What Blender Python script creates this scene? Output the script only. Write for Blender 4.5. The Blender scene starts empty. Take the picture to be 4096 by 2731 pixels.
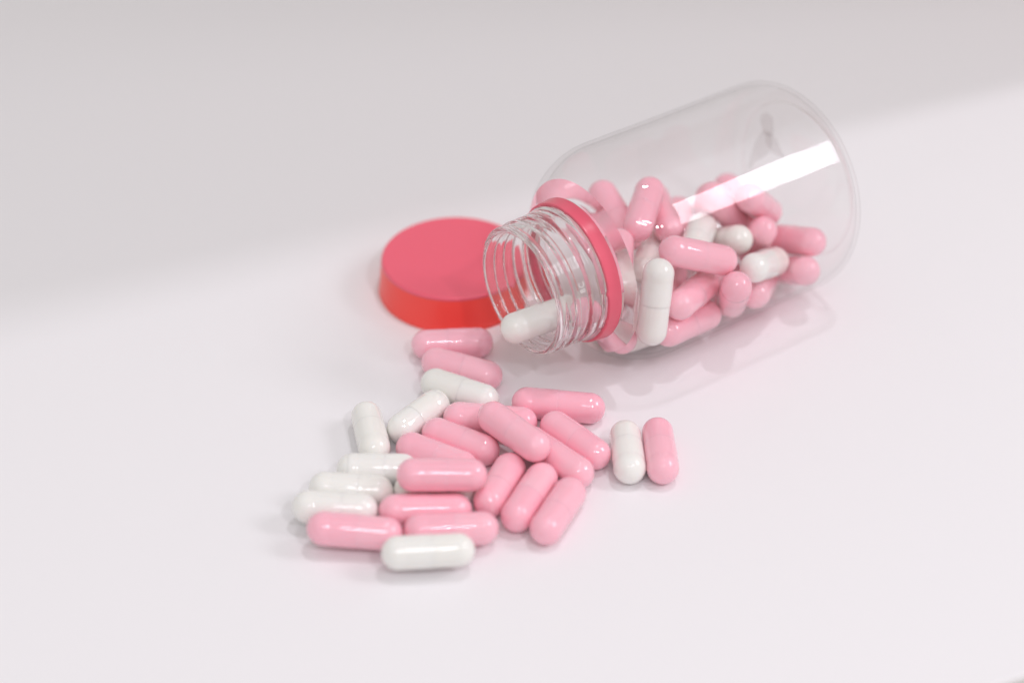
import bpy, bmesh, math, random
from mathutils import Vector, Matrix, Quaternion, noise

# ---------------------------------------------------------------- camera, light, exposure
MM = 0.001
SC = bpy.context.scene
COL = SC.collection
TH, DIST = 0.6336, 492.453          # camera elevation and distance (mm)
cam_d = bpy.data.cameras.new('camera')
cam = bpy.data.objects.new('camera', cam_d)
COL.objects.link(cam)
cam.location = (0, -DIST * math.cos(TH) * MM, DIST * math.sin(TH) * MM)
cam.rotation_euler = (math.pi / 2 - TH, 0, 0)
cam_d.sensor_width = 36
cam_d.lens = 73.49
cam_d.clip_start = 0.01
cam_d.clip_end = 50
cam_d.dof.use_dof = True
cam_d.dof.focus_distance = 0.463
cam_d.dof.aperture_fstop = 5.6
SC.camera = cam

world = bpy.data.worlds.new('World')
SC.world = world
world.use_nodes = True
bg = world.node_tree.nodes['Background']
bg.inputs[0].default_value = (1.0, 0.98, 0.955, 1)
bg.inputs[1].default_value = 0.59

def lamp(name, direction, dist, w, h, radiance, color=(1, 1, 1), shape='RECTANGLE', roll=0, target=(0.02, 0, 0.01)):
    """area lamp in the direction given, facing the table; radiance -> watts"""
    L = bpy.data.lights.new(name, 'AREA')
    L.shape = shape
    L.size = w
    L.size_y = h
    area = w * h * (math.pi / 4 if shape in ('DISK', 'ELLIPSE') else 1)
    L.energy = radiance * area * math.pi
    L.color = color
    o = bpy.data.objects.new(name, L)
    COL.objects.link(o)
    d = Vector(direction).normalized()
    t = Vector(target)
    o.location = t + d * dist
    q = (-d).to_track_quat('-Z', 'Y')
    o.rotation_euler = (q @ Quaternion((0, 0, 1), roll)).to_euler()
    return o

COOL = (0.97, 0.94, 1.0)
lamp('ceiling_downlight', (0.18, 0.09, 0.98), 1.6, 0.068, 0.068, 346, COOL, 'DISK')
lamp('ceiling_downlight', (0.34, -0.57, 0.75), 1.8, 0.07, 0.07, 330, COOL, 'DISK')
lamp('ceiling_tube', (-0.02, -0.61, 0.79), 1.8, 0.44, 0.05, 55, COOL)
PANEL_DIR = (0.762, -0.073, 0.644)
pan = lamp('ceiling_panel', PANEL_DIR, 1.6, 0.34, 0.56, 10, COOL, target=(0.057, 0.023, 0.04))
_z = Vector(PANEL_DIR).normalized()          # long side of the panel runs across the jar's length
_y = Vector((0.814, 0.58, 0)).cross(_z).normalized()
_x = _y.cross(_z)
pan.rotation_euler = Matrix((_x, _y, _z)).transposed().to_euler()

SC.view_settings.view_transform = 'Standard'
SC.view_settings.look = 'None'
SC.view_settings.exposure = 0
SC.view_settings.gamma = 1
SC.cycles.use_denoising = True
SC.cycles.max_bounces = 24
SC.cycles.transmission_bounces = 24
SC.cycles.transparent_max_bounces = 16
SC.cycles.glossy_bounces = 10
SC.cycles.diffuse_bounces = 6
SC.cycles.caustics_refractive = True
SC.cycles.caustics_reflective = True
SC.cycles.blur_glossy = 0.3
SC.cycles.sample_clamp_indirect = 8.0

# ---------------------------------------------------------------- helpers
def tag(o, label=None, cat=None, group=None, kind=None):
    if label: o['label'] = label
    if cat: o['category'] = cat
    if group: o['group'] = group
    if kind: o['kind'] = kind
    return o

def thing(name, label, cat, loc=(0, 0, 0), group=None):
    o = bpy.data.objects.new(name, None)
    o.empty_display_size = 0.005
    o.location = loc
    COL.objects.link(o)
    return tag(o, label, cat, group)

def mesh_obj(name, verts, faces, mat, parent=None, smooth=True):
    me = bpy.data.meshes.new(name)
    me.from_pydata(verts, [], faces)
    me.update()
    bm = bmesh.new(); bm.from_mesh(me)
    bmesh.ops.recalc_face_normals(bm, faces=bm.faces)
    bm.to_mesh(me); bm.free()
    if smooth:
        me.polygons.foreach_set('use_smooth', [True] * len(me.polygons))
    me.materials.append(mat)
    o = bpy.data.objects.new(name, me)
    COL.objects.link(o)
    if parent is not None: o.parent = parent
    return o

def lathe(profile, seg, axis='Z', warp=None, close=False):
    """revolve [(t, r)] about an axis; r == 0 makes a pole. warp(t, r, ang) -> (t, r)"""
    verts, rings, faces = [], [], []
    for t, r in profile:
        if r <= 1e-9:
            verts.append((t, 0, 0)); rings.append([len(verts) - 1])
        else:
            ring = []
            for k in range(seg):
                a = 2 * math.pi * k / seg
                tt, rr = warp(t, r, a) if warp else (t, r)
                verts.append((tt, rr * math.cos(a), rr * math.sin(a)))
                ring.append(len(verts) - 1)
            rings.append(ring)
    pairs = list(zip(rings, rings[1:]))
    if close: pairs.append((rings[-1], rings[0]))
    for A, B in pairs:
        if len(A) == 1 and len(B) == 1: continue
        for k in range(seg):
            k2 = (k + 1) % seg
            if len(A) == 1: faces.append((A[0], B[k], B[k2]))
            elif len(B) == 1: faces.append((A[k], B[0], A[k2]))
            else: faces.append((A[k], B[k], B[k2], A[k2]))
    if axis == 'Z':
        verts = [(y, z, x) for x, y, z in verts]
    return [(x * MM, y * MM, z * MM) for x, y, z in verts], faces

def arc(c, r, a0, a1, n):
    return [(c[0] + r * math.cos(math.radians(a0 + (a1 - a0) * i / n)), c[1] + r * math.sin(math.radians(a0 + (a1 - a0) * i / n))) for i in range(n + 1)]

# ---------------------------------------------------------------- materials
def principled(name, color, rough=0.4, spec=0.5, **kw):
    m = bpy.data.materials.new(name); m.use_nodes = True
    p = m.node_tree.nodes['Principled BSDF']
    p.inputs['Base Color'].default_value = (*color, 1)
    p.inputs['Roughness'].default_value = rough
    p.inputs['Specular IOR Level'].default_value = spec
    for k, v in kw.items():
        p.inputs[k.replace('_', ' ')].default_value = v
    return m

def mottled(m, c1, c2, scale, detail=3, bump=0.0, bump_scale=400, dist=0.0001):
    nt = m.node_tree; p = nt.nodes['Principled BSDF']
    tc = nt.nodes.new('ShaderNodeTexCoord')
    nz = nt.nodes.new('ShaderNodeTexNoise'); nz.inputs['Scale'].default_value = scale; nz.inputs['Detail'].default_value = detail
    nt.links.new(tc.outputs['Object'], nz.inputs['Vector'])
    mx = nt.nodes.new('ShaderNodeMix'); mx.data_type = 'RGBA'
    mx.inputs['A'].default_value = (*c1, 1); mx.inputs['B'].default_value = (*c2, 1)
    nt.links.new(nz.outputs['Fac'], mx.inputs['Factor'])
    nt.links.new(mx.outputs['Result'], p.inputs['Base Color'])
    if bump:
        n2 = nt.nodes.new('ShaderNodeTexNoise'); n2.inputs['Scale'].default_value = bump_scale; n2.inputs['Detail'].default_value = 2
        nt.links.new(tc.outputs['Object'], n2.inputs['Vector'])
        bp = nt.nodes.new('ShaderNodeBump'); bp.inputs['Strength'].default_value = bump; bp.inputs['Distance'].default_value = dist
        nt.links.new(n2.outputs['Fac'], bp.inputs['Height'])
        nt.links.new(bp.outputs['Normal'], p.inputs['Normal'])
    return m

M_SHADE_PANEL = mottled(principled('warm_panel', (0.42, 0.35, 0.31), 0.5, 0.3), (0.56, 0.47, 0.42), (0.52, 0.43, 0.38), 25)
M_BOARD = mottled(principled('white_board', (0.83, 0.80, 0.83), 0.55, 0.25), (0.845, 0.828, 0.845), (0.835, 0.82, 0.84), 14, 3, 0.10, 900, 0.00008)
def specks(m, scale, size, dark):
    """a few tiny dust specks: small discs round scattered points, most points left out"""
    nt = m.node_tree; p = nt.nodes['Principled BSDF']
    src = p.inputs['Base Color'].links[0].from_socket
    tc = nt.nodes.new('ShaderNodeTexCoord'); vo = nt.nodes.new('ShaderNodeTexVoronoi'); vo.inputs['Scale'].default_value = scale
    nt.links.new(tc.outputs['Object'], vo.inputs['Vector'])
    lt = nt.nodes.new('ShaderNodeMath'); lt.operation = 'LESS_THAN'; lt.inputs[1].default_value = size
    nt.links.new(vo.outputs['Distance'], lt.inputs[0])
    sp = nt.nodes.new('ShaderNodeSeparateColor'); nt.links.new(vo.outputs['Color'], sp.inputs[0])
    gt = nt.nodes.new('ShaderNodeMath'); gt.operation = 'GREATER_THAN'; gt.inputs[1].default_value = 0.55
    nt.links.new(sp.outputs[0], gt.inputs[0])
    mu = nt.nodes.new('ShaderNodeMath'); mu.operation = 'MULTIPLY'; nt.links.new(lt.outputs[0], mu.inputs[0]); nt.links.new(gt.outputs[0], mu.inputs[1])
    mx = nt.nodes.new('ShaderNodeMix'); mx.data_type = 'RGBA'; mx.inputs['B'].default_value = (*dark, 1)
    nt.links.new(mu.outputs[0], mx.inputs['Factor']); nt.links.new(src, mx.inputs['A'])
    nt.links.new(mx.outputs['Result'], p.inputs['Base Color'])
specks(M_BOARD, 38, 0.0085, (0.42, 0.38, 0.38))
M_TABLE = mottled(principled('beige_table', (0.6, 0.58, 0.52), 0.5, 0.3), (0.62, 0.59, 0.53), (0.58, 0.56, 0.50), 30)
M_PINK = mottled(principled('pink_gelatin', (0.95, 0.48, 0.585), 0.03, 0.75, Coat_Weight=0.15, Coat_IOR=1.5, Coat_Roughness=0.02, Subsurface_Weight=0.35, Subsurface_Scale=0.0012, Subsurface_Radius=(1.0, 0.5, 0.5)),
                 (0.985, 0.505, 0.60), (0.975, 0.49, 0.585), 160, 2, 0.015, 260, 0.0001)
M_WHITE = mottled(principled('white_gelatin', (0.80, 0.785, 0.755), 0.03, 0.75, Coat_Weight=0.15, Coat_IOR=1.5, Coat_Roughness=0.02, Subsurface_Weight=0.35, Subsurface_Scale=0.0012, Subsurface_Radius=(1.0, 0.9, 0.8)),
                  (0.87, 0.858, 0.825), (0.855, 0.845, 0.81), 160, 2, 0.015, 260, 0.0001)
def vary(m, amount):
    """small differences of shade from one piece to the next"""
    nt = m.node_tree; p = nt.nodes['Principled BSDF']
    src = p.inputs['Base Color'].links[0].from_socket
    oi = nt.nodes.new('ShaderNodeObjectInfo'); mr = nt.nodes.new('ShaderNodeMapRange')
    mr.inputs['To Min'].default_value = 1 - amount; mr.inputs['To Max'].default_value = 1 + amount
    nt.links.new(oi.outputs['Random'], mr.inputs['Value'])
    hs = nt.nodes.new('ShaderNodeHueSaturation'); nt.links.new(mr.outputs[0], hs.inputs['Saturation'])
    nt.links.new(src, hs.inputs['Color']); nt.links.new(hs.outputs[0], p.inputs['Base Color'])
vary(M_PINK, 0.05); vary(M_WHITE, 0.25)
M_CAP = principled('pink_red_plastic', (0.86, 0.125, 0.19), 0.38, 0.5, Subsurface_Weight=0.15, Subsurface_Scale=0.0015, Subsurface_Radius=(1.0, 0.25, 0.2))
M_SKIRT = principled('pink_red_plastic_shaded', (0.99, 0.09, 0.075), 0.30, 0.35, Subsurface_Weight=0.15, Subsurface_Scale=0.0015, Subsurface_Radius=(1.0, 0.2, 0.15))  # cap's own plastic; shade and light passing through are painted as deeper red
M_RING = mottled(principled('pink_red_ring', (0.78, 0.10, 0.16), 0.22, 0.5), (0.86, 0.14, 0.21), (0.84, 0.125, 0.195), 300, 3, 0.15, 500, 0.00008)
_nt = M_RING.node_tree                     # thin coloured band: some light comes through it
_p = _nt.nodes['Principled BSDF']; _tl = _nt.nodes.new('ShaderNodeBsdfTranslucent'); _tl.inputs[0].default_value = (0.98, 0.13, 0.16, 1)
_mx = _nt.nodes.new('ShaderNodeMixShader'); _mx.inputs[0].default_value = 0.10
_nt.links.new(_p.outputs[0], _mx.inputs[1]); _nt.links.new(_tl.outputs[0], _mx.inputs[2])
_nt.links.new(_mx.outputs[0], _nt.nodes['Material Output'].inputs['Surface'])
M_PET = bpy.data.materials.new('clear_plastic'); M_PET.use_nodes = True
_nt = M_PET.node_tree; _nt.nodes.remove(_nt.nodes['Principled BSDF'])
_g = _nt.nodes.new('ShaderNodeBsdfGlass'); _g.inputs['IOR'].default_value = 1.50; _g.inputs['Roughness'].default_value = 0.015
_g.inputs['Color'].default_value = (1.0, 0.995, 0.995, 1)
_nt.links.new(_g.outputs[0], _nt.nodes['Material Output'].inputs['Surface'])
# thin clear wall: passes light straight on, mirrors more towards grazing (Schlick), with fine scratches in the gloss
M_WALL = bpy.data.materials.new('clear_thin_plastic'); M_WALL.use_nodes = True
_nt = M_WALL.node_tree; _nt.nodes.remove(_nt.nodes['Principled BSDF'])
_lw = _nt.nodes.new('ShaderNodeLayerWeight'); _lw.inputs['Blend'].default_value = 0.5
_pw = _nt.nodes.new('ShaderNodeMath'); _pw.operation = 'POWER'; _pw.inputs[1].default_value = 5.0
_ma = _nt.nodes.new('ShaderNodeMath'); _ma.operation = 'MULTIPLY_ADD'; _ma.inputs[1].default_value = 0.50; _ma.inputs[2].default_value = 0.032
_tr = _nt.nodes.new('ShaderNodeBsdfTransparent'); _tr.inputs[0].default_value = (0.998, 0.995, 0.995, 1)
_gl = _nt.nodes.new('ShaderNodeBsdfGlossy'); _gl.inputs['Roughness'].default_value = 0.015
_mx = _nt.nodes.new('ShaderNodeMixShader')
_nt.links.new(_lw.outputs['Facing'], _pw.inputs[0]); _nt.links.new(_pw.outputs[0], _ma.inputs[0])
_nt.links.new(_ma.outputs[0], _mx.inputs[0]); _nt.links.new(_tr.outputs[0], _mx.inputs[1]); _nt.links.new(_gl.outputs[0], _mx.inputs[2])
_nt.links.new(_mx.outputs[0], _nt.nodes['Material Output'].inputs['Surface'])
# the thick neck is the same plastic, a touch hazy
M_NECK = bpy.data.materials.new('hazy_clear_plastic'); M_NECK.use_nodes = True
_nt = M_NECK.node_tree; _nt.nodes.remove(_nt.nodes['Principled BSDF'])
_g = _nt.nodes.new('ShaderNodeBsdfGlass'); _g.inputs['IOR'].default_value = 1.46; _g.inputs['Roughness'].default_value = 0.03
_d = _nt.nodes.new('ShaderNodeBsdfTranslucent'); _d.inputs[0].default_value = (0.97, 0.94, 0.94, 1)
_mx = _nt.nodes.new('ShaderNodeMixShader'); _mx.inputs[0].default_value = 0.04
_nt.links.new(_g.outputs[0], _mx.inputs[1]); _nt.links.new(_d.outputs[0], _mx.inputs[2])
_nt.links.new(_mx.outputs[0], _nt.nodes['Material Output'].inputs['Surface'])
# faint grey, mostly see-through mark
M_MARK = bpy.data.materials.new('faint_grey'); M_MARK.use_nodes = True
_nt = M_MARK.node_tree; _nt.nodes.remove(_nt.nodes['Principled BSDF'])
_t = _nt.nodes.new('ShaderNodeBsdfTransparent'); _d = _nt.nodes.new('ShaderNodeBsdfDiffuse'); _d.inputs[0].default_value = (0.42, 0.37, 0.36, 1)
_mx = _nt.nodes.new('ShaderNodeMixShader'); _mx.inputs[0].default_value = 0.10
_nt.links.new(_t.outputs[0], _mx.inputs[1]); _nt.links.new(_d.outputs[0], _mx.inputs[2])
_nt.links.new(_mx.outputs[0], _nt.nodes['Material Output'].inputs['Surface'])
M_FROST = principled('frosted_plastic', (0.97, 0.95, 0.94), 0.4, 0.5, Transmission_Weight=0.45)

# ---------------------------------------------------------------- setting: flat board on a beige table, added shade panel
FOLD = math.radians(22.6)
fu = Vector((math.cos(FOLD), math.sin(FOLD), 0))      # along the board's front edge
fn = Vector((-math.sin(FOLD), math.cos(FOLD), 0))     # towards the back
N0, N1, TK = -138.8, 330.0, 2.4
def slab(name, u0, u1, n0, n1, z0, z1, mat, bev=0.0006):
    c = [fu * u + fn * n_ + Vector((0, 0, z)) for z in (z0, z1) for u, n_ in ((u0, n0), (u1, n0), (u1, n1), (u0, n1))]
    o = mesh_obj(name, [tuple(p * MM) for p in c], [(0, 1, 2, 3), (4, 5, 6, 7), (0, 1, 5, 4), (1, 2, 6, 5), (2, 3, 7, 6), (3, 0, 4, 7)], mat, smooth=False)
    m_ = o.modifiers.new('soft_edge', 'BEVEL'); m_.width = bev; m_.segments = 2
    return o
board = slab('white_surface', -420, 420, N0, N1, -TK, 0, M_BOARD)
tag(board, 'white board everything lies on', kind='structure')
# brown panel added out of view to keep the downlight off the board's back
EA, EB = Vector((0.6, 46.5, 450)), Vector((167.9, 124.4, 230))
ed = EB - EA
c = []
for dz in (0, 10):
    for k_, bk in ((-0.35, 0), (1.9, 0), (1.9, 260), (-0.35, 260)):
        c.append(tuple((EA + ed * k_ + fn * bk + Vector((0, 0, dz))) * MM))
panel = mesh_obj('shade_panel', c, [(0, 1, 2, 3), (4, 5, 6, 7), (0, 1, 5, 4), (1, 2, 6, 5), (2, 3, 7, 6), (3, 0, 4, 7)], M_SHADE_PANEL, smooth=False)
tag(panel, 'unseen brown panel added to shade the back of the board', kind='structure')

Z = -TK - 0.02
tv = [(-1.2, -0.75, Z * MM), (1.2, -0.75, Z * MM), (1.2, 0.9, Z * MM), (-1.2, 0.9, Z * MM),
      (-1.2, -0.75, -0.03), (1.2, -0.75, -0.03), (1.2, 0.9, -0.03), (-1.2, 0.9, -0.03)]
table = mesh_obj('table', tv, [(0, 1, 2, 3), (4, 5, 6, 7), (0, 1, 5, 4), (1, 2, 6, 5), (2, 3, 7, 6), (3, 0, 4, 7)], M_TABLE, smooth=False)
tag(table, 'beige tabletop under the white board', kind='structure')

# ---------------------------------------------------------------- jar, lying on its side
PHI = 0.6191
P0 = Vector((57.4843, 23.1977, 25.832)); R = 25.832
jar = thing('pill_jar', 'clear plastic pill jar lying open on its side with capsules inside', 'jar', P0 * MM)
jar.rotation_euler = (0, 0, PHI)
SEAM = -54.6
RN = 14.75         # neck outer radius
def wob(t, r, a, amp, sc):
    p = Vector((t * sc, r * math.cos(a) * sc, r * math.sin(a) * sc))
    return amp * noise.noise(p)
def thread(t, a):
    """two interrupted leads of a raised screw thread on the neck"""
    h = 0.0
    s0, a0, span, pitch = -66.1, math.radians(159), math.radians(670), 2.6
    x = (a - a0) % (2 * math.pi)
    for w in (x, x + 2 * math.pi):
        if w > span: continue
        c = s0 + pitch * w / (2 * math.pi)
        fade = max(0.0, min(1.0, w / 0.5, (span - w) / 0.5))
        fade = fade * fade * (3 - 2 * fade)
        q = abs(t - c) / (0.95 * (0.35 + 0.65 * fade))
        if q < 1:
            e_ = min(1.0, (1 - q) / 0.6)
            h = max(h, 0.6 * fade * e_ * e_ * (3 - 2 * e_))
    return h
def neck_out(t, r, a):
    return t, r + (thread(t, a) if -67.0 < t < -60.3 else 0) + wob(t, r, a, 0.03, 0.2)
# neck: rim, threads, bead, step under the ring
no = [(-67.9 + 0.45 - 0.45 * math.cos(math.radians(x)), RN + 0.0 + 0.45 * math.sin(math.radians(x)) - 0.45 + 0.35) for x in (0, 30, 60, 90)]
no = [(-68.4, RN - 0.5), (-68.34, RN - 0.1), (-68.1, RN + 0.2), (-67.7, RN + 0.3), (-67.2, RN + 0.22), (-66.8, RN + 0.08)]
t = -66.5
while t < -60.5:
    no.append((t, RN)); t += 0.14
no += [(-60.5, RN + 0.02), (-60.35, RN + 0.12), (-60.2, RN + 0.35), (-60.0, RN + 0.6), (-59.75, RN + 0.72), (-59.4, RN + 0.75), (-58.4, RN + 0.77), (-57.6, RN + 0.78), (-57.3, RN + 0.84), (-57.0, RN + 1.08), (-56.75, RN + 1.2), (-56.45, RN + 1.2), (-56.2, RN + 0.9), (-56.05, RN + 0.4), (-55.9, RN + 0.14), (SEAM, RN + 0.12)]
ni = [(SEAM, RN - 1.5), (-58, RN - 1.42), (-62, RN - 1.4), (-66, RN - 1.4), (-67.6, RN - 1.36), (-68.1, RN - 1.2), (-68.36, RN - 0.9)]
SEG = 160
def revolve_open(name, prof, warp, seg, mat, closed=False):
    v, f = lathe(prof, seg, 'X', warp, close=closed)
    return mesh_obj(name, v, f, mat, jar)
def inner_warp(t, r, a):
    return t, r + wob(t, r, a, 0.05, 0.12)
def neck_warp(t, r, a):
    return neck_out(t, r, a) if r > RN - 0.7 else inner_warp(t, r, a)
def revolve_dir(name, prof, warp, seg, mat):
    """open strip of revolution: profile runs outer surface -> rim/base -> inner surface; keep winding (no recalculation)"""
    v, f = lathe(prof, seg, 'X', warp)
    me = bpy.data.meshes.new(name); me.from_pydata(v, [], f); me.update()
    me.polygons.foreach_set('use_smooth', [True] * len(me.polygons))
    me.materials.append(mat)
    o = bpy.data.objects.new(name, me); COL.objects.link(o); o.parent = jar
    return o
# outer from seam to rim, then inner from rim to seam
neck_prof = no[::-1] + [(-68.42, RN - 0.7)] + ni[::-1]
neck = revolve_dir('neck', neck_prof, neck_warp, 220, M_NECK)
# body: inner from seam to base centre is listed reversed so that one strip closes the wall
S1, L = -38.6, 14.6
RS = 15.3
def r_out(t):
    if t < S1: return RS + (R - RS) * math.sqrt(max(0, 1 - ((S1 - t) / L) ** 2))
    return R
def r_in(t):
    if t < S1 + 0.3: return RN - 1.3 + (R - 0.8 - RN + 1.3) * math.sqrt(max(0, 1 - ((S1 + 0.3 - t) / (L - 1.2)) ** 2))
    return R - 0.8
SPLIT, BASE = -51.2, 6.6
def strip(name, prof, mat, n_outer, skip=(), seg=160):
    """solid of revolution from an outer run followed by an inner run; the wall is a little uneven, the inside more"""
    v, f, rings = [], [], []
    for i, (tt, rr) in enumerate(prof):
        if rr < 1e-9:
            v.append((tt * MM, 0, 0)); rings.append([len(v) - 1]); continue
        ring_ = []
        fade = max(0.0, min(1.0, (tt - SEAM) / 2.0)) * min(1, rr / 10)
        for k in range(seg):
            a_ = 2 * math.pi * k / seg
            if i < n_outer: d = wob(tt, rr, a_, 0.05, 0.05) * fade + (1 - fade) * wob(tt, RN, a_, 0.03, 0.2) * (1 if tt <= SEAM else 0)
            else: d = (wob(tt, rr, a_, 0.14, 0.10) + wob(tt + 40, rr, a_, 0.04, 0.3)) * fade + (inner_warp(tt, rr, a_)[1] - rr) * (1 - fade)
            r2 = rr + d
            v.append((tt * MM, r2 * math.cos(a_) * MM, r2 * math.sin(a_) * MM)); ring_.append(len(v) - 1)
        rings.append(ring_)
    for q_, (A, B) in enumerate(zip(rings, rings[1:])):
        if q_ in skip or (len(A) == 1 and len(B) == 1): continue
        for k in range(seg):
            k2 = (k + 1) % seg
            if len(A) == 1: f.append((A[0], B[k], B[k2]))
            elif len(B) == 1: f.append((A[k], B[0], A[k2]))
            else: f.append((A[k], B[k], B[k2], A[k2]))
    me = bpy.data.meshes.new(name); me.from_pydata(v, [], f); me.update()
    me.polygons.foreach_set('use_smooth', [True] * len(me.polygons)); me.materials.append(mat)
    o = bpy.data.objects.new(name, me); COL.objects.link(o); o.parent = jar
    return o
# thick root of the shoulder, from under the ring
so = [(SEAM, RN + 0.12), (-54.2, RN + 0.14), (-53.6, RN + 0.35), (-53.2, RS)]
k_ = [S1 - L * math.sin(math.radians(x)) for x in range(88, 30, -2)]
so += [(t_, r_out(t_)) for t_ in k_ if t_ < SPLIT] + [(SPLIT, r_out(SPLIT))]
si = [(SPLIT, r_in(SPLIT) - 0.25)]
si += [(t_, r_in(t_) - 0.25 * max(0, min(1, (t_ + 52) / 4))) for t_ in [SPLIT - 0.3 * q for q in range(1, 30)] if t_ > S1 + 0.3 - (L - 1.2)]
si += [(S1 + 0.3 - (L - 1.2), RN - 1.3), (-53.4, RN - 1.36), (SEAM, RN - 1.5)]
shoulder = strip('shoulder', so + si, M_PET, len(so), (len(so) - 1,))
# thin wall
ts = [SPLIT + 0.03] + [S1 - L * math.sin(math.radians(x)) for x in range(54, 0, -3) if S1 - L * math.sin(math.radians(x)) > SPLIT + 0.2] + [S1 + (BASE - S1) * q / 20 for q in range(0, 20)] + [BASE - 0.03]
wo = [(t_, r_out(t_)) for t_ in ts]
wi = [(t_, r_in(t_)) for t_ in ts[::-1]]
wall = strip('side_wall', wo + wi, M_WALL, len(wo), (len(wo) - 1,))
# rounded base with a pushed-in bottom
bo = [(BASE, R)] + arc((7.2, R - 6.2), 6.2, 90, 8, 16)
bo += [(13.35, 18.6), (13.1, 17.8), (12.5, 16.4), (11.9, 14), (11.5, 10), (11.3, 5), (11.25, 0)]
bi = [(10.35, 0), (10.4, 5), (10.6, 10), (10.95, 13.8), (11.5, 16.2), (12.1, 17.9), (12.35, 18.9)]
bi += arc((7.0, R - 6.2), 5.4, 8, 90, 14) + [(BASE, R - 0.8)]
base = strip('base', bo + bi, M_WALL, len(bo))
hv, hf = lathe([(13.0 + 0.3 * math.cos(math.radians(x)), 19.3 + 0.3 * math.sin(math.radians(x))) for x in range(0, 360, 45)], 128, 'X', None, True)
heel = mesh_obj('heel_line', hv, hf, M_PET, jar)
for o_ in (shoulder, wall, base, neck):
    p_ = o_.data.polygons[0]
    if p_.normal.dot(Vector((0, p_.center.y, p_.center.z))) < 0: o_.data.flip_normals()

# tamper band left on the neck
rb = [(-56.05, 15.8), (-56.05, 16.1), (-56.04, 16.3), (-55.98, 16.46), (-55.85, 16.52), (-55.6, 16.54), (-54, 16.74), (-53.0, 16.86), (-52.8, 16.86), (-52.68, 16.8), (-52.64, 16.65), (-52.64, 16.4), (-52.7, 15.75), (-54, 15.45), (-55.5, 15.45)]
rnd = random.Random(5)
nubs = [rnd.uniform(0, 6.283) for _ in range(16)]
def ring_warp(tt, r, a):
    if tt < -55.6 and r > 15.6:
        for q in nubs:
            dd = abs((a - q + math.pi) % (2 * math.pi) - math.pi)
            if dd < 0.03: tt -= 0.16
        tt += wob(0, r, a, 0.08, 0.35)
    return tt, r + wob(tt, r, a, 0.06, 0.15)
ring = revolve_open('tamper_ring', rb, ring_warp, 220, M_RING, closed=True)

# moulded characters on the neck between thread and bead
def neck_text(s, centre_ang, s_mid, h):
    cu = bpy.data.curves.new('txt', 'FONT'); cu.body = s; cu.size = h * 1.4; cu.extrude = 0.06; cu.align_x = 'CENTER'; cu.align_y = 'CENTER'; cu.space_character = 1.15
    tmp = bpy.data.objects.new('txt', cu); COL.objects.link(tmp)
    bpy.context.view_layer.update()
    dg = bpy.context.evaluated_depsgraph_get()
    me = bpy.data.meshes.new_from_object(tmp.evaluated_get(dg))
    bpy.data.objects.remove(tmp)
    for vtx in me.vertices:
        x, y, z = vtx.co
        a = centre_ang + x / RN * TXT_DIR
        rr = RN + 0.06 + (z + 0.05) * 1.2
        vtx.co = ((s_mid + y * TXT_UP) * MM, rr * math.cos(a) * MM, rr * math.sin(a) * MM)
    me.materials.clear(); me.materials.append(M_FROST)
    o = bpy.data.objects.new('moulded_characters', me); COL.objects.link(o); o.parent = jar
    return o
TXT_DIR, TXT_UP = -1, -1
neck_text('8C', math.radians(156), -61.5, 1.4)

# grey branched mark inside the base: a blob, a stem and two arms
def mark():
    V_, F_ = [], []
    def tube(path):
        st = len(V_)
        for (y, z, w) in path:
            for k in range(8):
                q = 2 * math.pi * k / 8
                V_.append((y, z, w, q))
        for i in range(len(path) - 1):
            for k in range(8):
                F_.append((st + i * 8 + k, st + i * 8 + (k + 1) % 8, st + (i + 1) * 8 + (k + 1) % 8, st + (i + 1) * 8 + k))
        F_.append(tuple(st + k for k in range(8))); F_.append(tuple(st + (len(path) - 1) * 8 + k for k in range(8)))
        return path
    pts = []
    paths = [[(6.6, 14.4, 0.4), (7.4, 14.0, 1.6), (8.1, 13.1, 2.4), (8.4, 11.8, 2.6), (8.0, 10.4, 2.2), (7.6, 9.2, 1.5)],
             [(7.8, 10.2, 1.2), (8.0, 8.4, 2.2), (9.0, 6.0, 2.4), (10.8, 3.2, 1.9), (12.4, 0.4, 0.9), (13.4, -2.4, 0.4)],
             [(7.8, 10.2, 1.0), (6.8, 8.4, 2.2), (5.2, 7.4, 2.1), (3.2, 6.6, 1.0), (1.4, 6.2, 0.4)]]
    verts = []
    for p_ in paths:
        tube(p_)
        for i, (y, z, w) in enumerate(p_):
            y0, z0, _ = p_[max(i - 1, 0)]; y1, z1, _ = p_[min(i + 1, len(p_) - 1)]
            d_ = Vector((y1 - y0, z1 - z0)).normalized(); nrm = Vector((-d_.y, d_.x))
            for k in range(8):
                q = 2 * math.pi * k / 8
                verts.append(((10.15 + 0.12 * math.sin(q)) * MM, (y + nrm.x * w * math.cos(q)) * MM, (z + nrm.y * w * math.cos(q)) * MM))
    return mesh_obj('grey_mark', verts, F_, M_MARK, jar)
mark()

# ---------------------------------------------------------------- screw cap lying flat beside the mouth
CX, CY = -13.853, 21.837
cap = thing('screw_cap', 'pinkish red screw cap lying flat, closed side up, beside the jar mouth', 'cap', (CX * MM, CY * MM, 0))
H = 9.5
topp = [(H - 0.02, 0), (H - 0.02, 8), (H - 0.03, 14), (H - 0.02, 16.6), (H, 17.0)] + arc((H - 0.7, 17.0), 0.7, 0, 75, 5)[1:] + [(H - 0.9, 17.75)]
topp += [(H - 1.5, 16.6), (H - 1.6, 10), (H - 1.6, 0)]
v, f = lathe(topp, 128, 'Z'); mesh_obj('top_panel', v, f, M_CAP, cap)
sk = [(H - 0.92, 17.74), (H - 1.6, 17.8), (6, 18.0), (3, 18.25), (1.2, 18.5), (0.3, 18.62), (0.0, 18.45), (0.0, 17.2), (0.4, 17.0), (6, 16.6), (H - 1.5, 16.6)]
v, f = lathe(sk, 128, 'Z'); mesh_obj('skirt', v, f, M_SKIRT, cap)

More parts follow.
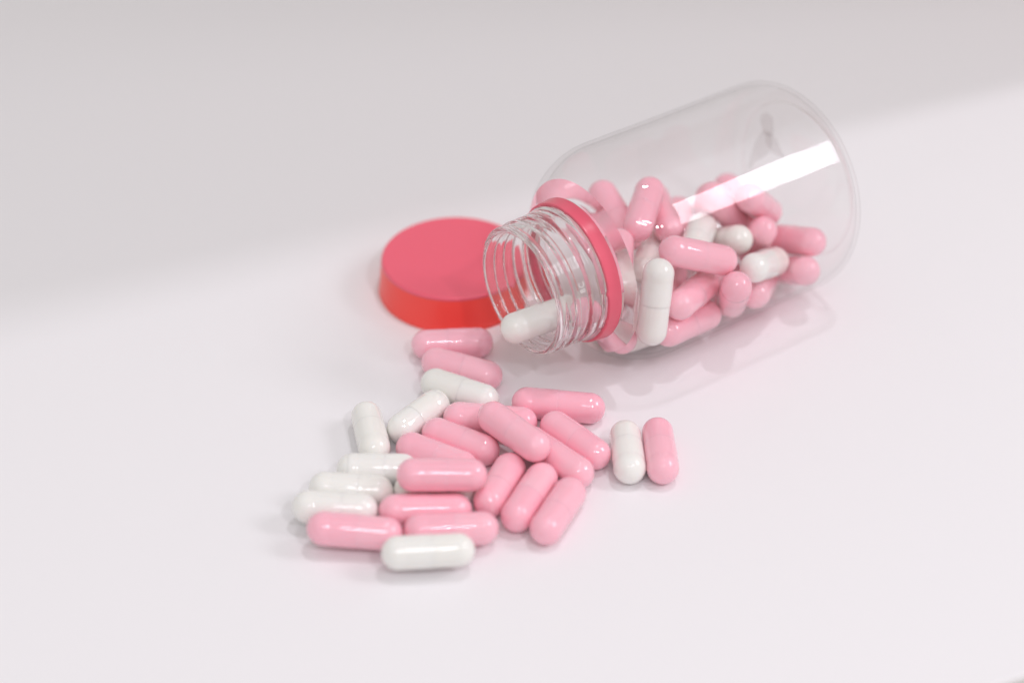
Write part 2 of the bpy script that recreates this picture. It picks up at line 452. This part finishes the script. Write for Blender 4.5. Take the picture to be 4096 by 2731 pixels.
# ---------------------------------------------------------------- capsules: a wide half that slips over a narrow half
RC, RBD = 3.56, 3.49
def half_profile(r, length, wide):
    """hemisphere at t = +r .. open end at t = -(length - r); t = 0 is the sphere centre"""
    p = [(r * math.cos(math.radians(x)), r * math.sin(math.radians(x))) for x in (0, 12, 24, 36, 48, 60, 70, 80, 90)]
    if wide:
        p += [(-0.9, r), (-1.15, r - 0.035), (-1.5, r - 0.035), (-1.75, r), (-length + r + 0.25, r), (-length + r + 0.05, r - 0.004), (-length + r, r - 0.025), (-length + r + 0.005, r - 0.10)]
    else:
        p += [(-2, r), (-length + r, r)]
    return p
def half_mesh(name, r, length, wide, mat):
    v, f = lathe(half_profile(r, length, wide), 36, 'X')
    me = bpy.data.meshes.new(name); me.from_pydata(v, [], f); me.update()
    bm = bmesh.new(); bm.from_mesh(me); bmesh.ops.recalc_face_normals(bm, faces=bm.faces); bm.to_mesh(me); bm.free()
    me.polygons.foreach_set('use_smooth', [True] * len(me.polygons)); me.materials.append(mat)
    return me
CAPL, BODL = 10.6, 15.0
MESH = {c: (half_mesh('cap_half', RC, CAPL, True, m_), half_mesh('body_half', RBD, BODL, False, m_)) for c, m_ in (('pink', M_PINK), ('white', M_WHITE))}
PROTO = {}
for c in MESH:
    PROTO[c] = MESH[c]
def capsule(color, P, Q, label, group, flip, spin):
    """P, Q: centres of the two end spheres (mm); the wide half sits at P unless flip"""
    P, Q = Vector(P), Vector(Q)
    if flip: P, Q = Q, P
    d = P - Q; Ls = d.length
    root = thing('capsule', label, 'capsule', P * MM, group)
    q = Vector((1, 0, 0)).rotation_difference(d.normalized()) @ Quaternion((1, 0, 0), spin)
    root.rotation_mode = 'QUATERNION'; root.rotation_quaternion = q
    a = bpy.data.objects.new('cap_half', MESH[color][0]); COL.objects.link(a); a.parent = root
    b = bpy.data.objects.new('body_half', MESH[color][1]); COL.objects.link(b); b.parent = root
    b.location = (-(Ls + (RC - RBD)) * MM, 0, 0); b.rotation_euler = (0, 0, math.pi)
    return root
rnd = random.Random(11)
G_OUT = 'capsules spilled on the board in front of the jar'
G_IN = 'capsules inside the jar'
CAPSULES = [   # colour, in the jar?, sphere centre, sphere centre, wide half at the far end?, label
    ('pink', 0, (-19.82, -5.97, 3.56), (-7.9, -5.34, 3.56), 1,
     'pink capsule lying alone against the foot of the red cap'),
    ('pink', 0, (-17.3, -13.0, 3.56), (-5.64, -17.92, 3.56), 0,
     'pink capsule between the one touching the red cap and a white capsule'),
    ('white', 0, (-17.2, -20.93, 3.56), (-6.37, -26.67, 3.56), 0,
     'white capsule against a pink one, third in line below the red cap'),
    ('white', 0, (-17.36, -28.93, 3.56), (-24.08, -37.12, 3.56), 0,
     'white capsule slanting up towards the cap, its upper end touching another white capsule'),
    ('white', 0, (-32.22, -33.06, 3.56), (-29.93, -44.08, 3.56), 1,
     'white capsule pointing at the camera, behind the three stacked whites and beside the slanting white'),
    ('white', 0, (-34.24, -51.19, 3.56), (-23.64, -51.21, 3.56), 0,
     'white capsule under one end of the raised pink one, rearmost of three stacked whites'),
    ('white', 0, (-39.61, -58.05, 4.16), (-28.66, -58.58, 3.56), 0,
     "white capsule in the middle of the three whites at the pile's left edge"),
    ('white', 0, (-42.5, -65.0, 4.92), (-31.55, -65.52, 4.5), 0,
     'white capsule farthest left in the spilled pile, in front of two other whites'),
    ('pink', 0, (-38.81, -72.31, 5.36), (-26.01, -72.93, 4.42), 0,
     'pink capsule at the front left of the pile, just in front of the leftmost white'),
    ('white', 0, (-23.18, -79.46, 5.07), (-11.05, -78.67, 5.2), 0,
     'white capsule nearest the camera, at the very front of the spilled pile'),
    ('pink', 0, (-18.79, -72.04, 4.63), (-6.25, -71.24, 4.49), 0,
     'pink capsule directly behind the frontmost white capsule, partly hidden by it'),
    ('pink', 0, (-24.41, -65.3, 4.06), (-11.92, -64.52, 3.68), 0,
     'pink capsule under the raised one, in front of it and behind the front row'),
    ('pink', 0, (-20.67, -60.85, 10.1), (-8.75, -60.54, 9.88), 0,
     "pink capsule lying raised and level over its neighbours, left of the pile's middle"),
    ('pink', 0, (-21.79, -44.06, 3.56), (-10.91, -50.2, 3.56), 0,
     "pink capsule half hidden behind the raised level pink one, left of the pile's middle"),
    ('pink', 0, (-16.34, -38.95, 3.56), (-6.15, -44.7, 3.56), 0,
     'pink capsule slanting down between the slanting white one and the top crossing pink one'),
    ('pink', 0, (-11.75, -33.34, 3.56), (2.1, -34.99, 3.56), 0,
     'pink capsule crossed over by another pink one, both its ends showing'),
    ('pink', 0, (-4.02, -40.02, 8.9), (4.82, -49.59, 8.73), 0,
     "pink capsule lying across the top of the pile's centre, over two other pink ones"),
    ('pink', 0, (3.44, -27.98, 3.56), (17.29, -29.94, 3.56), 0,
     "pink capsule lying apart behind the pile, beside the edge of the jar's shadow"),
    ('pink', 0, (9.64, -36.54, 3.56), (17.98, -45.92, 3.56), 0,
     "pink capsule slanting down at the pile's right edge towards the separate white capsule"),
    ('pink', 0, (4.21, -41.8, 3.56), (14.21, -52.28, 3.58), 0,
     'pink capsule with only its lower half showing from under the top crossing one'),
    ('pink', 0, (-0.52, -51.04, 3.56), (-4.73, -61.64, 3.56), 0,
     "first of three parallel upright-slanting pink capsules, the one nearest the pile's centre"),
    ('pink', 0, (6.3, -54.34, 3.56), (1.08, -66.18, 3.56), 0,
     'middle one of three parallel upright-slanting pink capsules at the front of the pile'),
    ('pink', 0, (12.2, -59.13, 3.56), (7.11, -70.19, 3.56), 0,
     'last of three parallel upright-slanting pink capsules, at the front right corner of the pile'),
    ('white', 0, (24.89, -39.74, 3.56), (25.29, -50.62, 3.56), 1,
     'white capsule lying apart from the pile, side by side with one pink capsule'),
    ('pink', 0, (31.99, -38.77, 3.56), (32.42, -50.69, 3.56), 1,
     'pink capsule lying apart from the pile, side by side with one white capsule'),
    ('white', 0, (-21.54, -58.0, 3.56), (-10.83, -57.33, 3.56), 0,
     'white capsule almost buried under the raised pink one, only a sliver showing'),
    ('pink', 1, (32.38, 20.37, 28.77), (29.04, 7.61, 27.05), 0,
     "pink capsule leaning upright near the jar's shoulder with bright highlights at both ends"),
    ('pink', 1, (34.42, 28.0, 22.22), (36.97, 14.95, 21.87), 1,
     'pink capsule leaning behind the upright highlighted one inside the jar'),
    ('pink', 1, (21.58, 23.98, 25.62), (27.27, 12.83, 21.14), 0,
     "pink capsule rising highest just behind the ring, inside the jar's shoulder"),
    ('pink', 1, (16.34, 19.77, 21.78), (21.24, 7.43, 22.57), 0,
     "pink capsule inside the jar's shoulder partly hidden by the top of the red ring"),
    ('pink', 1, (24.55, 2.12, 26.2), (23.45, -11.12, 25.68), 1,
     "pink capsule standing right behind the red ring, at the jar's shoulder"),
    ('pink', 1, (36.48, -5.84, 29.48), (47.94, -1.61, 24.2), 0,
     "large pink capsule lying level in the jar above the upright white one's top"),
    ('white', 1, (33.68, 18.71, 14.95), (30.71, 5.87, 16.76), 0,
     'white capsule behind the upright white one, under the leaning pink capsules in the jar'),
    ('white', 1, (32.74, -11.77, 27.41), (31.5, -15.93, 14.84), 0,
     "upright white capsule standing against the jar's front wall near the ring"),
    ('white', 1, (27.26, -3.78, 12.67), (24.33, 9.13, 11.46), 0,
     'white capsule between the red ring and the upright white capsule in the jar'),
    ('pink', 1, (37.8, 9.7, 12.2), (34.35, -3.1, 13.28), 0,
     'small showing end of a pink capsule behind the upright white one in the jar'),
    ('pink', 1, (38.03, -10.81, 18.22), (44.66, 0.51, 16.03), 1,
     "pink capsule slanting up beside the upright white one, against the jar's front wall"),
    ('pink', 1, (50.99, -6.89, 20.46), (51.3, 1.51, 10.15), 0,
     'domed pink capsule standing upright, just beyond the slanting pink one in the jar'),
    ('pink', 1, (60.56, 17.43, 5.36), (57.23, 5.38, 9.88), 0,
     'pink capsule low in the jar, beyond the domed upright pink one'),
    ('white', 1, (56.11, 2.55, 19.24), (62.07, 13.12, 13.78), 1,
     "white capsule farthest towards the jar's base, in front of two pink ones"),
    ('white', 1, (53.04, 12.52, 20.41), (46.97, 21.73, 12.99), 0,
     'white capsule with its round end facing out behind the large level pink one'),
    ('white', 1, (44.74, 15.55, 21.83), (41.34, 2.72, 22.66), 0,
     'white capsule leaning in the middle of the jar just below the bright highlight strip'),
    ('pink', 1, (53.14, 23.84, 18.82), (47.05, 17.87, 29.03), 1,
     'pink capsule under the middle of the bright highlight strip on the jar'),
    ('pink', 1, (61.45, 27.12, 18.9), (55.97, 18.95, 27.85), 0,
     'pink capsule at the top of the heap, behind the upper half of the highlight strip'),
    ('pink', 1, (59.1, 16.29, 20.34), (57.94, 23.8, 9.42), 0,
     "round pink capsule end in the heap behind the two whites near the jar's base"),
    ('pink', 1, (71.14, 17.02, 16.78), (64.13, 26.87, 11.25), 1,
     "pink capsule lying nearest the jar's base, upper one of two at that end"),
    ('pink', 1, (66.67, 21.63, 5.66), (69.29, 10.69, 12.76), 0,
     "pink capsule low against the jar's base, under the uppermost one at that end"),
    ('pink', 1, (53.22, 42.18, 16.13), (55.67, 29.18, 14.81), 0,
     'pink capsule tip peeking over the back of the heap above the highlight strip'),
    ('pink', 1, (47.43, 28.02, 22.4), (47.56, 36.28, 11.99), 1,
     'pink capsule sliver in the jar at the start of the highlight strip'),
    ('pink', 1, (40.41, 32.66, 15.49), (40.64, 19.39, 16.38), 0,
     'pink capsule mostly hidden in the jar between the leaning pair and the highlight strip'),
    ('pink', 1, (45.09, -2.21, 9.14), (35.9, -11.58, 11.29), 0,
     'pink capsule lying along the bottom of the jar beneath the slanting pink one'),
    ('white', 1, (27.05, -6.25, 5.75), (38.75, 0.07, 5.89), 1,
     "white capsule at the jar's bottom by the ring, mostly hidden under pink ones"),
    ('pink', 1, (16.29, -14.93, 19.07), (25.1, -11.99, 9.54), 0,
     "pink capsule low in the jar's neck root, partly behind the red ring"),
    ('pink', 1, (50.9, 7.52, 6.31), (53.97, 20.31, 4.36), 0,
     'pink capsule sliver low in the jar between the slanting and the domed pink ones'),
    ('white', 1, (31.24, 9.18, 4.7), (22.38, -0.73, 4.94), 0,
     "white capsule sliver at the jar's bottom behind the upright white one"),
    ('pink', 1, (45.54, 19.71, 5.94), (47.04, 8.49, 12.92), 0,
     'pink capsule sliver deep in the heap under the large level pink one'),
    ('white', 1, (0.81, -16.64, 16.0), (12.25, -9.86, 16.02), 0,
     "white capsule lying in the jar's open neck, its round end at the mouth"),
]
for color, inside, P, Q, flip, label in CAPSULES:
    capsule(color, P, Q, label, (G_IN if inside else G_OUT), flip, rnd.uniform(0, 6.28))
